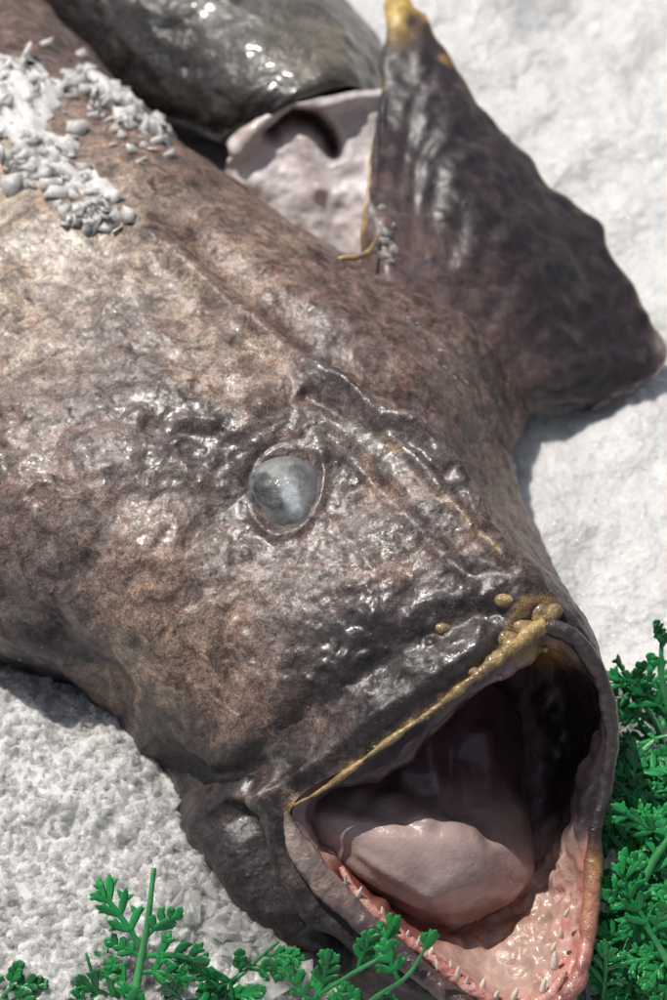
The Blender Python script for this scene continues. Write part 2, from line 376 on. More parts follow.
# dull yellow tint of the skin just above the lip
ly = segdist(X, Y, [(292, 808), (375, 750), (470, 680), (545, 620)])[0]; lyk = np.exp(-(ly/5.5)**2)*np.clip(.55+fbm(Pt, 90, 3, 63)*.6, 0, 1)
tone = tone*(1-lyk[:, None])+np.array((.34, .24, .10))*lyk[:, None]
body = mesh('body', V, gridfaces(nv, nu, True), SKIN, fish, colors={'tone': tone, 'wet': wet3})
VB = V.reshape(nv, nu, 3)

from mathutils.bvhtree import BVHTree
bvh = BVHTree.FromPolygons([tuple(v) for v in V], [list(map(int, f)) for f in gridfaces(nv, nu, True)])
def drop(px, py, up_=0):
    d = P(px, py, 0)-CAM; d /= np.linalg.norm(d); h = bvh.ray_cast(Vector(CAM), Vector(d))
    return None if h[0] is None else (np.array(h[0])+np.array([0, 0, up_]))
def surf_at(px, py, cand=None):
    """closest skin vertex to a pixel, among the camera-facing ones"""
    d = (X-px)**2+(Y-py)**2+np.where(face > .6, 0, 1e6); k = int(np.argmin(d)); return V[k].copy(), Nn[k].copy()

# eye ball
pe, ne = surf_at(ex, ey)
ne = ne/np.linalg.norm(ne)
def ellipsoid(cen, axes, rad, nu=48, nv=32):
    th = np.linspace(0, math.pi, nv)[:, None]; ph = np.linspace(0, 2*math.pi, nu, endpoint=False)[None, :]
    q = np.stack([np.sin(th)*np.cos(ph), np.sin(th)*np.sin(ph), np.cos(th)+0*ph], -1)*np.array(rad)
    return (cen+q@np.array(axes)).reshape(-1, 3), gridfaces(nv, nu, True)
ax1 = np.cross(ne, RT); ax1 /= np.linalg.norm(ax1); ax2 = np.cross(ne, ax1)
Pe = P(ex, ey, pe[2]+.0055)
EV, EF = ellipsoid(Pe-ne*.0056, [ax2, ax1, ne], (.0240, .0268, .0075), 96, 64)
xx, yy = proj(EV)
EV = EV+ne*(fbm(EV, 60, 2, 62)*.0011)[:, None]
et = np.tile(np.array([.10, .105, .108]), (len(EV), 1))
def paint(m, c):
    global et
    m = np.clip(m, 0, 1)[:, None]; et = et*(1-m)+np.array(c)*m
paint(gauss(xx, yy, 272, 470, 20, 14, -20)*.8, (.27, .28, .28))
wq = fbm(EV, 120, 3, 64)*.12
paint(sstep(.40, .58, gauss(xx, yy, 268, 492, 17, 25, -38)+wq), (.014, .017, .02))
paint(sstep(.4, .6, gauss(xx, yy, 299, 473, 14, 8, 35)+wq)*.85, (.05, .055, .06))
paint(sstep(.2, .75, gauss(xx, yy, 292, 499, 9, 20, -22)+wq*1.5)*.85, (.38, .41, .46))
paint(gauss(xx, yy, 305, 500, 8, 16, 10)*.5, (.20, .21, .22))
mesh('eye', EV, EF, EYE, fish, colors={'tone': et})

# ------------------------------------------------------------------ mouth lining
M1 = [(500, 982, .014), (452, 948, .012), (382, 893, .022), (312, 818, .068), (385, 768, .10), (474, 704, .125), (545, 648, .135), (590, 690, .118), (598, 740, .09), (578, 830, .055), (566, 905, .03), (545, 965, .02)]
M2 = [(490, 935, .004), (440, 912, .003), (380, 868, .010), (330, 800, .04), (375, 745, .07), (450, 680, .10), (525, 640, .12), (565, 680, .09), (572, 745, .05), (555, 815, .02), (540, 880, .008), (520, 920, .005)]
M3 = [(470, 880, -.005), (430, 850, -.005), (380, 800, .005), (345, 755, .03), (380, 700, .06), (440, 640, .09), (500, 600, .105), (540, 640, .08), (545, 710, .04), (530, 770, .01), (515, 820, .0), (495, 850, -.005)]
M4 = [(455, 790, .0), (430, 775, .0), (400, 740, .01), (385, 705, .03), (405, 660, .055), (440, 620, .075), (480, 600, .08), (505, 620, .065), (510, 670, .04), (500, 720, .015), (490, 750, .005), (475, 775, .0)]
M5 = [(450+4*math.cos(a), 690+4*math.sin(a), .03) for a in [math.pi/2+k*math.pi/6 for k in range(12)]]
CM = np.array([[P(*p) for p in r] for r in (L, M1, M2, M3, M4, M5)])
GM = spline(spline(CM, 20, True, 1), [24, 30, 34, 28, 16], False, 0)
mv, mu = GM.shape[:2]; NM = gnormals(GM, True).reshape(-1, 3); PM = GM.reshape(-1, 3); XM, YM = proj(PM)
vv = np.repeat(np.arange(mv)[:, None], mu, 1).ravel(); inn = sstep(0, 20, vv)
dm = (fbm(PM, 30, 3, 77)*.004+(1-np.abs(fbm(PM, 45, 2, 78))-.6)*.004+fbm(PM, 160, 2, 79)*.0008)*inn
dm += sstep(500, 540, XM)*sstep(840, 870, YM)*np.maximum(fbm(PM, 150, 2, 96), 0)*.004
dm += inn*.004*np.sin(XM/17+np.sin(YM/40)*1.5)*np.exp(-((YM-770)/70)**2)
VM = PM+NM*dm[:, None]
lt = np.tile(np.array([.24, .165, .19]), (len(PM), 1))
def lp(m, c):
    global lt
    m = np.clip(m, 0, 1)[:, None]; lt = lt*(1-m)+np.array(c)*m
wob = fbm(PM, 50, 3, 90)*14
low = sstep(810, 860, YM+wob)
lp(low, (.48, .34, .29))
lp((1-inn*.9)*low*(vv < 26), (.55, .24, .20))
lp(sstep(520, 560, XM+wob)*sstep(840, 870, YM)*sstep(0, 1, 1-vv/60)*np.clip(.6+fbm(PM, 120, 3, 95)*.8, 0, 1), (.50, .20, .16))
lp(sstep(530, 560, XM+wob)*sstep(855, 815, YM+wob), (.022, .016, .02))  # right wall: the mouth's shade painted in as near-black flesh
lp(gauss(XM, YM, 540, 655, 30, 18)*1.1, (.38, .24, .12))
lp(sstep(810, 780, YM)*sstep(500, 470, XM), (.04, .022, .028))  # lining behind the left upper lip: shade painted into the colour
lp(np.exp(-(segdist(XM, YM, [(340, 870), (385, 905), (430, 935), (480, 930)])[0]/13)**2)*.9, (.16, .035, .025))
lp(gauss(XM, YM, 515, 920, 12, 22, 30)*.8, (.30, .12, .05))
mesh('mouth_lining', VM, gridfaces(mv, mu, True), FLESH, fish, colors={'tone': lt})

# tongue: thick soft tongue rising from the floor
def tongue():
    # stations along its length (back -> tip) : left, mid-left, crest, mid-right, right  (px, py, z)
    S = [[(392, 715, .03), (425, 690, .055), (465, 675, .062), (500, 690, .052), (525, 730, .015)],
         [(325, 772, .03), (365, 745, .058), (425, 728, .066), (480, 742, .052), (528, 785, .010)],
         [(294, 800, .038), (330, 785, .060), (405, 785, .062), (480, 798, .048), (535, 830, .010)],
         [(298, 824, .045), (325, 818, .066), (400, 824, .071), (480, 836, .060), (538, 860, .010)],
         [(330, 862, .032), (350, 855, .054), (410, 860, .063), (480, 866, .053), (530, 884, .012)],
         [(372, 895, .020), (392, 889, .040), (432, 892, .049), (480, 892, .040), (512, 904, .012)],
         [(415, 922, .012), (428, 920, .018), (450, 921, .022), (475, 914, .018), (492, 912, .010)],
         [(440, 930, .004), (445, 930, .005), (455, 930, .006), (468, 926, .005), (478, 922, .004)]]
    rows = []
    for s in S:
        top = [P(*p) for p in s]; bot = []
        for t in (.75, .5, .25):
            q = top[0]*(1-t)+top[-1]*t; q[2] -= .016; bot.append(q)
        rows.append(top+bot)
    G = spline(spline(np.array(rows), 16, True, 1), 18, False, 0); n1, n2 = G.shape[:2]
    Nn_ = gnormals(G, True); c = G.mean(1, keepdims=True); Nn_ *= np.sign(((G-c)*Nn_).sum(-1).mean())
    p = G.reshape(-1, 3); x, y = proj(p)
    d = fbm(p, 22, 2, 21)*.0022+fbm(p, 80, 2, 22)*.0004
    for pts, w, a in [([(440, 690), (455, 740), (452, 790), (458, 820)], 12, -.007), ([(330, 792), (370, 808), (420, 826), (445, 836)], 9, -.0018), ([(360, 745), (400, 780), (440, 795)], 9, -.006), ([(410, 700), (425, 740), (435, 790)], 12, .006), ([(480, 720), (490, 770), (485, 820)], 10, .005), ([(340, 790), (400, 800), (440, 830)], 10, .003), ([(350, 850), (400, 880), (440, 905)], 6, .002),
                      ([(380, 730), (395, 780), (350, 810)], 8, -.003), ([(470, 740), (480, 800), (500, 850)], 9, -.003), ([(300, 825), (345, 862), (385, 888), (430, 912)], 5, .0025)]:
        dd, s_, pp = segdist(x, y, pts); d += a*np.exp(-(dd/w)**2)*fade(pp)
    v = p+Nn_.reshape(-1, 3)*d[:, None]
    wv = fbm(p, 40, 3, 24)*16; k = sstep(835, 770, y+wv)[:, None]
    tc_ = np.array([.80, .66, .63])*(1-k)+np.array([.20, .11, .14])*k  # purple back of the tongue, with the upper lip's shade painted into its colour
    g = (np.exp(-(segdist(x, y, [(300, 828), (345, 868), (385, 896), (430, 922), (490, 912), (525, 888)])[0]/7)**2))[:, None]*.6
    tc_ = tc_*(1-g)+np.array([.52, .22, .17])*g
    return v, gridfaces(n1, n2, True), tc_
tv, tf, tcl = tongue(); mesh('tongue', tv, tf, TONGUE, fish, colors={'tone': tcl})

# ------------------------------------------------------------------ tubes following curves
def tube(pts, radii, n=10, squash=1.0, nrm=None, lump=0, seed=0, sub=8, caps=True):
    """smooth tube through 3D points"""
    Cc = spline(np.array(pts), sub, False, 0); Rr = spline(np.array(radii, float)[:, None], sub, False, 0)[:, 0]
    T = np.gradient(Cc, axis=0); T /= np.maximum(np.linalg.norm(T, axis=1, keepdims=True), 1e-9)
    ref = np.array(nrm if nrm is not None else (0, 0, 1.)); A = np.cross(T, ref); A /= np.maximum(np.linalg.norm(A, axis=1, keepdims=True), 1e-9); B = np.cross(A, T)
    th = np.linspace(0, 2*math.pi, n, endpoint=False)
    G = Cc[:, None]+Rr[:, None, None]*(np.cos(th)[None, :, None]*A[:, None]+squash*np.sin(th)[None, :, None]*B[:, None])
    if lump:
        q = G.reshape(-1, 3); G = (Cc[:, None]+(G-Cc[:, None])*(1+lump*(fbm(q, 60, 2, seed)+.5*fbm(q, 210, 3, seed+3)).reshape(G.shape[0], G.shape[1], 1)))
    v = G.reshape(-1, 3); f = gridfaces(len(Cc), n, True)
    # close ends
    v = np.vstack([v, Cc[0], Cc[-1]]); a, b = len(v)-2, len(v)-1; m = (len(Cc)-1)*n
    e = np.array([[a, (k+1) % n, k, k] for k in range(n)]+[[b, m+k, m+(k+1) % n, m+(k+1) % n] for k in range(n)])
    return v, [list(map(int, r)) for r in f]+[[int(r[0]), int(r[1]), int(r[2])] if i < n else [int(r[0]), int(r[1]), int(r[2])] for i, r in enumerate(e)]
class MB:
    def __init__(s): s.v = []; s.f = []; s.n = 0
    def add(s, vf):
        v, f = vf; s.v.append(np.asarray(v)); s.f += [[i+s.n for i in q] for q in f]; s.n += len(v); return s
    def build_toned(s, name, m, parent, stops):
        v = np.vstack(s.v); x, y = proj(v); w_ = fbm(v, 60, 3, 88)*12; c = np.zeros((len(v), 3)); t = 0
        for (cx, cy, r, cc) in stops:
            g = np.exp(-((x+w_-cx)**2+(y+w_-cy)**2)/(r*r))+1e-12; c += g[:, None]*np.array(cc); t = t+g
        return mesh(name, v, s.f, m, parent, colors={'tone': c/t[:, None]})
    def build(s, name, m, parent=None, smooth=True): return mesh(name, np.vstack(s.v), s.f, m, parent, smooth)

# upper lip
up = [(288, 808, .083), (322, 790, .095), (375, 751, .116), (425, 716, .130), (470, 682, .142), (510, 648, .150), (545, 625, .154)]
u_ = MB(); u_.add(tube([P(*p) for p in up], [.0008, .0012, .0015, .0017, .0021, .0034, .0040], 20, lump=.7, seed=4, sub=60))
lip = u_.build('upper_lip', LIP, fish)
rl = [(545, 625, .153), (575, 640, .148), (600, 675, .134), (611, 728, .108), (606, 785, .084), (596, 828, .068)]
u_ = MB(); u_.add(tube([P(*p) for p in rl], [.0055, .005, .0048, .0045, .004, .0035], 16, lump=.2, seed=5, sub=36))
DARKLIP = simple('dark_lip', (.025, .02, .024), (.08, .06, .055), 90, .35, .002, .4, 0)
u_.build('upper_lip', DARKLIP, fish)
ll = [(596, 828, .068), (594, 865, .055), (590, 915, .042), (584, 955, .035), (568, 995, .03), (535, 1018, .029), (500, 1022, .028)]
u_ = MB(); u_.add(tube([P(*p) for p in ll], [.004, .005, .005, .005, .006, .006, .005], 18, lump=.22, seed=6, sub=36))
OCH = simple('lip_skin', (.6, .55, .55), (1.2, 1.15, 1.1), 80, .28, .002, .5, 0, attr='tone')
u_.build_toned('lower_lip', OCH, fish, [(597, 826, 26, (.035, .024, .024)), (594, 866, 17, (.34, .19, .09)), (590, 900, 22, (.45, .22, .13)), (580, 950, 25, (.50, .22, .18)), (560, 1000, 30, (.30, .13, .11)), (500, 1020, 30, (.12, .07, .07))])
# skin fold at left mouth corner
fo = [(290, 806, .088), (300, 835, .078), (322, 868, .064), (345, 895, .056), (390, 936, .045), (430, 970, .038), (500, 1022, .029)]
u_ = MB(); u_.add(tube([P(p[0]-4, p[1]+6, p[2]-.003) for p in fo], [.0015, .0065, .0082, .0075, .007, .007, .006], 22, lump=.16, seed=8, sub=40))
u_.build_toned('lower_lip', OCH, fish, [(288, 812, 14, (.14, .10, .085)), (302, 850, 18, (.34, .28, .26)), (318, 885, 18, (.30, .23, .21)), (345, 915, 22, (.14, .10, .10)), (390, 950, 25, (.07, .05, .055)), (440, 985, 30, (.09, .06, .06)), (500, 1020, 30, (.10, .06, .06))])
gm = [(338, 868, .058), (352, 893, .053), (385, 925, .046), (425, 957, .039), (462, 985, .034), (500, 1006, .030), (540, 1000, .030), (562, 972, .033)]
u_ = MB(); u_.add(tube([P(p[0]+3, p[1]-1, p[2]) for p in gm], [.0015, .0030, .0034, .0036, .0040, .0046, .0046, .002], 18, lump=.35, seed=9, sub=44))
u_.build('gum', GUM, fish)
# knobs on snout
def knob(name, px, py, z, r, m, seed, sq=.6, parent=fish):
    c = drop(px, py); c = P(px, py, z) if c is None else c; n_ = np.array([0, -.5, .86]); v, f = ellipsoid(c-n_*r*.15, [RT, np.cross(n_, RT), n_], (r, r*.75, r*sq), 26, 16)
    v = c+(v-c)*(1+.28*fbm(v, 160, 2, seed))[:, None]
    return mesh(name, v, f, m, parent)
for i, (x_, y_, z_, r_) in enumerate([(546, 614, .161, .0105), (505, 600, .166, .0058), (443, 629, .153, .0045), (506, 640, .153, .0075), (525, 628, .153, .007), (472, 672, .146, .004)]):
    knob('wart', x_, y_, z_, r_, LIP, 30+i)
# teeth
def tooth(px, py, z, h, w, lx, ly):
    b0 = P(px, py, z); ax = np.array([lx, ly, 1.]); ax /= np.linalg.norm(ax)
    v, f = tube([b0-ax*h*.4, b0+ax*h*.2, b0+ax*h*.7+RT*lx*h*.1, b0+ax*h], [w, w*.95, w*.6, w*.12], 8, sub=3, nrm=(0, 1, .1))
    return MB().add((v, f)).build('tooth', TOOTH, fish)
low_t = [(347, 884, .055, .010, .0022), (356, 894, .055, .011, .0028), (351, 896, .05, .006, .002), (368, 906, .050, .007, .002), (380, 917, .047, .007, .0022), (393, 925, .046, .006, .002), (405, 934, .045, .007, .0022), (400, 940, .042, .005, .002),
         (418, 944, .043, .007, .002), (432, 955, .041, .008, .0024), (440, 966, .038, .006, .0022), (450, 968, .038, .006, .002), (460, 976, .037, .008, .0026), (468, 985, .035, .009, .003), (482, 990, .034, .009, .0028), (497, 998, .033, .008, .0028), (515, 998, .033, .007, .0026),
         (540, 988, .034, .008, .003), (556, 965, .036, .008, .003), (553, 950, .038, .006, .0025), (560, 935, .040, .006, .0022), (566, 915, .042, .005, .002)]
for (a, b_, z_, h, w) in low_t: tooth(a+random.uniform(-3, 3), b_+random.uniform(-2, 2), z_, h*random.uniform(.6, 1.05), w*random.uniform(.55, .8), random.uniform(-.3, .3), random.uniform(.2, .7))
for i, (a, b_, z_) in enumerate([(402, 737, .122), (415, 729, .125), (428, 722, .128), (440, 712, .131), (452, 703, .134), (463, 694, .138), (474, 690, .138), (490, 680, .140), (500, 682, .138), (380, 753, .115), (360, 767, .109), (345, 777, .103), (545, 655, .143)]):
    c = P(a, b_, z_); a += random.uniform(-5, 5); c = P(a-2, b_-6, z_); h = random.uniform(.0015, .004); dn = np.array([.1, -.3, -1.]); dn /= np.linalg.norm(dn)
    MB().add(tube([c-dn*h*.5, c, c+dn*h*.6, c+dn*h], [.0021, .002, .0013, .0003], 8, sub=3, nrm=(0, 1, 0))).build('tooth', LIP, fish)

# ------------------------------------------------------------------ pectoral fin
base = [(358, 272, .085), (375, 285, .095), (390, 310, .100), (415, 350, .090), (450, 395, .055), (490, 424, .012)]
marg = [(381, 90, .105), (390, -4, .12), (418, 12, .12), (460, 80, .11), (520, 150, .09), (598, 220, .060), (642, 295, .030), (662, 340, .016), (660, 372, .008), (638, 392, .006), (596, 404, .006)]
nb, nf = 150, 110
bc = spline(np.array([P(*p) for p in base]), 40, False, 0); mc = spline(np.array([P(*p) for p in marg]), 40, False, 0)
def resample(c, n, w=None):
    s = np.r_[0, np.cumsum(np.linalg.norm(np.diff(c, axis=0), axis=1))]; t = np.linspace(0, s[-1], n)
    return np.stack([np.interp(t, s, c[:, k]) for k in range(3)], 1)
bc = resample(bc, nb); mc = resample(mc, nb); tt = np.linspace(0, 1, nf)[:, None, None]
Gf = bc[None]*(1-tt)+mc[None]*tt
uu = np.linspace(0, 1, nb)[None, :]; t2 = tt[:, :, 0]
Gf[:, :, 2] += .022*np.sin(math.pi*t2)*(1-.85*uu)*(.6+.4*np.cos(uu*9))+.005*np.sin(t2*7+uu*6)
ragged = fbm(np.stack([uu[0]*14, uu[0]*0, uu[0]*0], 1), 1, 3, 5)
nn = gnormals(Gf, False); 
if nn[..., 2].mean() < 0: nn = -nn
pf = Gf.reshape(-1, 3)
ray = np.cos(uu*2*math.pi*15+2.2*np.sin(t2*3)+fbm(pf, 18, 2, 66).reshape(nf, nb)*2.4)
lump_ = fbm(pf, 35, 3, 31).reshape(nf, nb)*.0020+fbm(pf, 90, 3, 33).reshape(nf, nb)*.0005
disp = .0009*ray*sstep(.15, .6, t2)*(.3+1.0*uu)+lump_*1.0
top = Gf+nn*disp[..., None]
out = (mc-bc); out = out/np.linalg.norm(out, axis=1, keepdims=True)
top += (out[None]*(ragged[None, :, None]*.005+np.cos(uu*2*math.pi*15)[..., None]*.0005)*(tt**5))
thick = (.006*(1-t2)**.6+.003)*np.sqrt(np.clip(np.minimum(uu, 1-uu)*18, .02, 1))*np.sqrt(np.clip((1-t2)*14, .05, 1))
bot = top-nn*thick[..., None]*1.3
edge = 0
V2 = np.vstack([top.reshape(-1, 3), bot.reshape(-1, 3)]); F0 = gridfaces(nf, nb, False); n0 = nf*nb
idx = np.arange(n0).reshape(nf, nb); brd = np.r_[idx[0, :], idx[1:, -1], idx[-1, -2::-1], idx[-2:0:-1, 0]]
b2 = np.roll(brd, -1); side_f = np.stack([brd, b2, b2+n0, brd+n0], 1)
ft = np.tile(np.array([.030, .022, .026]), (n0, 1)); xf, yf = proj(top.reshape(-1, 3))
def fp(m, c):
    global ft
    m = np.clip(m, 0, 1)[:, None]; ft = ft*(1-m)+np.array(c)*m
tfl = np.repeat(t2, nb, 1).ravel(); ufl = np.repeat(uu, nf, 0).ravel(); sp = fbm(top.reshape(-1, 3), 60, 3, 71)
fp(sstep(.55, .15, tfl+sp*.1)*.9, (.17, .12, .105))
fp(sstep(.1, .9, sp)*.55, (.10, .075, .078))
fp(sstep(.045, .015, ufl+sp*.015)*sstep(.05, .2, tfl)*.9, (.50, .35, .12))
fp(sstep(.95, .99, tfl+sp*.04)*sstep(.42, .25, ufl), (.50, .30, .08)); fp(sstep(.975, .998, tfl+sp*.02)*.5, (.20, .14, .08))
fp(gauss(xf, yf, 398, 12, 16, 22)*1.4, (.60, .42, .11))
fp(gauss(xf, yf, 412, 22, 9, 9)*1.2, (.06, .04, .035))
mesh('pectoral_fin', V2, np.vstack([F0, F0[:, ::-1]+n0, side_f]), FIN, fish, colors={'tone': np.vstack([ft, ft])})
u_ = MB(); u_.add(tube([P(330, 262, .118), P(345, 258, .12), P(358, 257, .118), P(370, 250, .115), P(378, 236, .112)], [.001, .002, .002, .002, .001], 12, lump=.25, sub=20))
u_.build('fin_membrane', LIP, fish)

# ------------------------------------------------------------------ SECOND FISH
f2 = empty('fish', P(240, 60, 0)); tag(f2, 'silvery grey scaled fish with an opened pale belly lying behind the brown fish', 'fish')
S = [[(-300, -190, .0), (-260, -250, .05), (-180, -300, .09), (-60, -300, .07), (0, -240, .0)],
     [(-110, -60, .0), (-80, -110, .06), (0, -170, .10), (120, -170, .08), (180, -110, .0)],
     [(20, 20, .02), (60, -10, .07), (130, -70, .11), (240, -80, .09), (280, -40, .0)],
     [(120, 95, .025), (155, 60, .075), (215, -5, .11), (300, -22, .09), (345, 10, .0)],
     [(205, 140, .035), (228, 112, .080), (270, 55, .112), (335, 22, .095), (385, 55, .01)],
     [(238, 140, .050), (258, 118, .085), (300, 85, .108), (352, 68, .095), (392, 95, .02)],
     [(246, 137, .055), (264, 120, .085), (305, 98, .100), (355, 88, .090), (394, 112, .03)]]
rows = []
for s in S:
    t_ = [P(*p) for p in s]; bo = []
    for t in (.7, .3):
        q = t_[0]*(1-t)+t_[-1]*t; q[2] = min(q[2], t_[0][2], t_[-1][2])-.012; bo.append(q)
    rows.append(t_+bo)
G2 = spline(spline(np.array(rows), 34, True, 1), [20, 36, 44, 44, 34, 16], False, 0); a2, b2_ = G2.shape[:2]
N2 = gnormals(G2, True); c2 = G2.mean(1, keepdims=True); N2 *= np.sign(((G2-c2)*N2).sum(-1).mean()); p2 = G2.reshape(-1, 3)
v2 = p2+N2.reshape(-1, 3)*(fbm(p2, 25, 3, 15)*.003+fbm(p2, 120, 2, 16)*.0006)[:, None]
x2, y2 = proj(p2); t2c = np.tile(np.array([.10, .095, .09]), (len(p2), 1))
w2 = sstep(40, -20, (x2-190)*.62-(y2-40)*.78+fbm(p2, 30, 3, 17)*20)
t2c = t2c*(1-w2[:, None])+np.array([.022, .021, .023])*w2[:, None]  # lower left underside: its shade is painted into the skin tone
w3 = gauss(x2, y2, 330, 40, 50, 30)[:, None]*.7; t2c = t2c*(1-w3)+np.array([.22, .20, .16])*w3
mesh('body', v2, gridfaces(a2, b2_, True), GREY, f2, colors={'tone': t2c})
# pale opened belly: a cut rim, a hollow with a dark back and a pale membrane tray
sheet = [[P(236, 150, .060), P(262, 118, .085), P(305, 100, .100), (P(350, 92, .098)), P(392, 90, .075)],
         [P(232, 158, .058), P(262, 132, .080), P(305, 116, .088), P(350, 112, .088), P(392, 112, .078)],
         [P(226, 168, .045), P(258, 158, .060), P(305, 152, .066), P(350, 152, .068), P(392, 158, .070)],
         [P(226, 185, .030), P(258, 190, .042), P(305, 195, .045), P(350, 198, .048), P(392, 205, .060)],
         [P(236, 215, .020), P(268, 232, .018), P(310, 242, .018), P(350, 245, .024), P(388, 238, .045)],
         [P(262, 262, .0), P(290, 270, .0), P(320, 280, .0), P(350, 285, .0), P(385, 275, .01)]]
Gt = spline(spline(np.array(sheet), 50, False, 1), 34, False, 0); pt = Gt.reshape(-1, 3); ntt = gnormals(Gt, False).reshape(-1, 3)
if ntt[:, 2].mean() < 0: ntt = -ntt
xt, yt = proj(pt); dt = fbm(pt, 28, 3, 45)*.004+fbm(pt, 90, 2, 46)*.001
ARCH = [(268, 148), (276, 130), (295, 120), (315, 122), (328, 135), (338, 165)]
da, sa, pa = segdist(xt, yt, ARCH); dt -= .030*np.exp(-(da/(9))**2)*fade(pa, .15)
d3, s3, p3 = segdist(xt, yt, [(296, 125), (305, 155), (318, 190)]); dt += .006*np.exp(-(d3/8)**2)
dt += .006*np.exp(-(segdist(xt, yt, [(236, 150), (262, 124), (305, 106), (350, 100), (392, 98)])[0]/7)**2)
pt = pt+ntt*dt[:, None]
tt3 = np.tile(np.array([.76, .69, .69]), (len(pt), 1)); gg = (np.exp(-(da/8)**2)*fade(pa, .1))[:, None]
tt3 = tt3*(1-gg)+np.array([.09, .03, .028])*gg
gg = gauss(xt, yt, 250, 138, 18, 14)[:, None]*.6; tt3 = tt3*(1-gg)+np.array([.36, .25, .20])*gg
gg = np.exp(-(segdist(xt, yt, [(225, 170), (262, 210), (310, 250)])[0]/28)**2)[:, None]*.9; tt3 = tt3*(1-gg)+np.array([.82, .80, .79])*gg
gg = np.exp(-(d3/6)**2)[:, None]*.4; tt3 = tt3*(1-gg)+np.array([.42, .26, .27])*gg
PALE = simple('pale_membrane', (.82, .82, .82), (1.05, 1.03, 1.02), 40, .4, .0015, .3, 0, attr='tone')
o = mesh('belly_flap', pt, gridfaces(Gt.shape[0], Gt.shape[1], False), PALE, f2, colors={'tone': tt3})
sm = o.modifiers.new('thick', 'SOLIDIFY'); sm.thickness = .004; sm.offset = -1 if gnormals(Gt, False)[..., 2].mean() > 0 else 1

# ------------------------------------------------------------------ ICE BED
def cellfield(x, y, cell, seed, tilt):
    """facetted height field: each jittered cell is a tilted plane"""
    gx, gy = x/cell, y/cell; ix, iy = np.floor(gx).astype(np.int64), np.floor(gy).astype(np.int64)
    best = np.full(x.shape, 1e9); h = np.zeros(x.shape)
    for a in (-1, 0, 1):
        for b in (-1, 0, 1):
            cx, cy = ix+a, iy+b; z = np.zeros_like(cx)
            jx = cx+.5+.45*_h(cx, cy, z, seed); jy = cy+.5+.45*_h(cx, cy, z+1, seed)
            d = np.hypot(gx-jx, gy-jy); m = d < best
            hh = _h(cx, cy, z+2, seed)+tilt*(_h(cx, cy, z+3, seed)*(gx-jx)+_h(cx, cy, z+4, seed)*(gy-jy))
            best = np.where(m, d, best); h = np.where(m, hh, h)
    return h
MOUND = [tuple(P(a, b, 0)[:2])+(.045,) for a, b in [(-60, 690), (0, 715), (60, 745), (110, 790), (160, 850), (200, 900)]]
def iceh(x, y):
    p = np.stack([x, y, x*0], -1).reshape(-1, 3)
    h = fbm(p, 6, 2, 101)*.012+fbm(p, 22, 3, 102)*.0055
    h = h.reshape(x.shape)
    near = sstep(.25, -.25, y)*sstep(.1, -.02, x)
    def grains(cell, seed):
        gx, gy = x/cell, y/cell; ix, iy = np.floor(gx).astype(np.int64), np.floor(gy).astype(np.int64); best = np.full(x.shape, 9.)
        for a in (-1, 0, 1):
            for b in (-1, 0, 1):
                cx, cy = ix+a, iy+b; z = np.zeros_like(cx)
                best = np.minimum(best, np.hypot(gx-(cx+.5+.45*_h(cx, cy, z, seed)), gy-(cy+.5+.45*_h(cx, cy, z+1, seed)))-.25*_h(cx, cy, z+5, seed))
        return -best
    h += (grains(.0065, 31)*.0016+grains(.0036, 37)*.0010)*(.6+.4*near)
    h += (cellfield(x, y, .0085, 5, 1.0)*.0012+cellfield(x+.003, y, .0042, 8, 1.0)*.0008)*(.5+.5*near)
    h += .012*sstep(-.02, -.16, x)*sstep(.1, -.15, y)-.004
    for (qx, qy, qr) in MOUND: h += .016*np.exp(-((x-qx)**2+(y-qy)**2)/(qr*qr))*.5
    h += -.03*sstep(.10, .17, x)*sstep(-.20, -.26, y)
    h += -.03*np.exp(-(((x-.09)/.10)**2+((y+.32)/.11)**2)**2)
    return h
xs = np.arange(-.36, .36, .0014); ys = np.arange(-.47, .74, .0014)
XX, YY = np.meshgrid(xs, ys); ZZ = iceh(XX, YY)
bedv = np.stack([XX, YY, ZZ], -1).reshape(-1, 3)
nyb, nxb = XX.shape
idx = np.arange(nyb*nxb).reshape(nyb, nxb)
# outer skirt so the ice goes on past the frame
brd = np.r_[idx[0, :], idx[1:, -1], idx[-1, -2::-1], idx[-2:0:-1, 0]]; nb0 = len(bedv)
outv = bedv[brd].copy(); outv[:, 0] *= 3.2; outv[:, 1] = outv[:, 1]*3.0; outv[:, 2] = -.004
bf = np.roll(np.arange(len(brd)), -1)
sk = np.stack([brd, brd[bf], nb0+bf, nb0+np.arange(len(brd))], 1)
bed = mesh('ice_bed', np.vstack([bedv, outv]), np.vstack([gridfaces(nyb, nxb, False), sk[:, ::-1]]), ICE, smooth=True)
tag(bed, kind='structure')

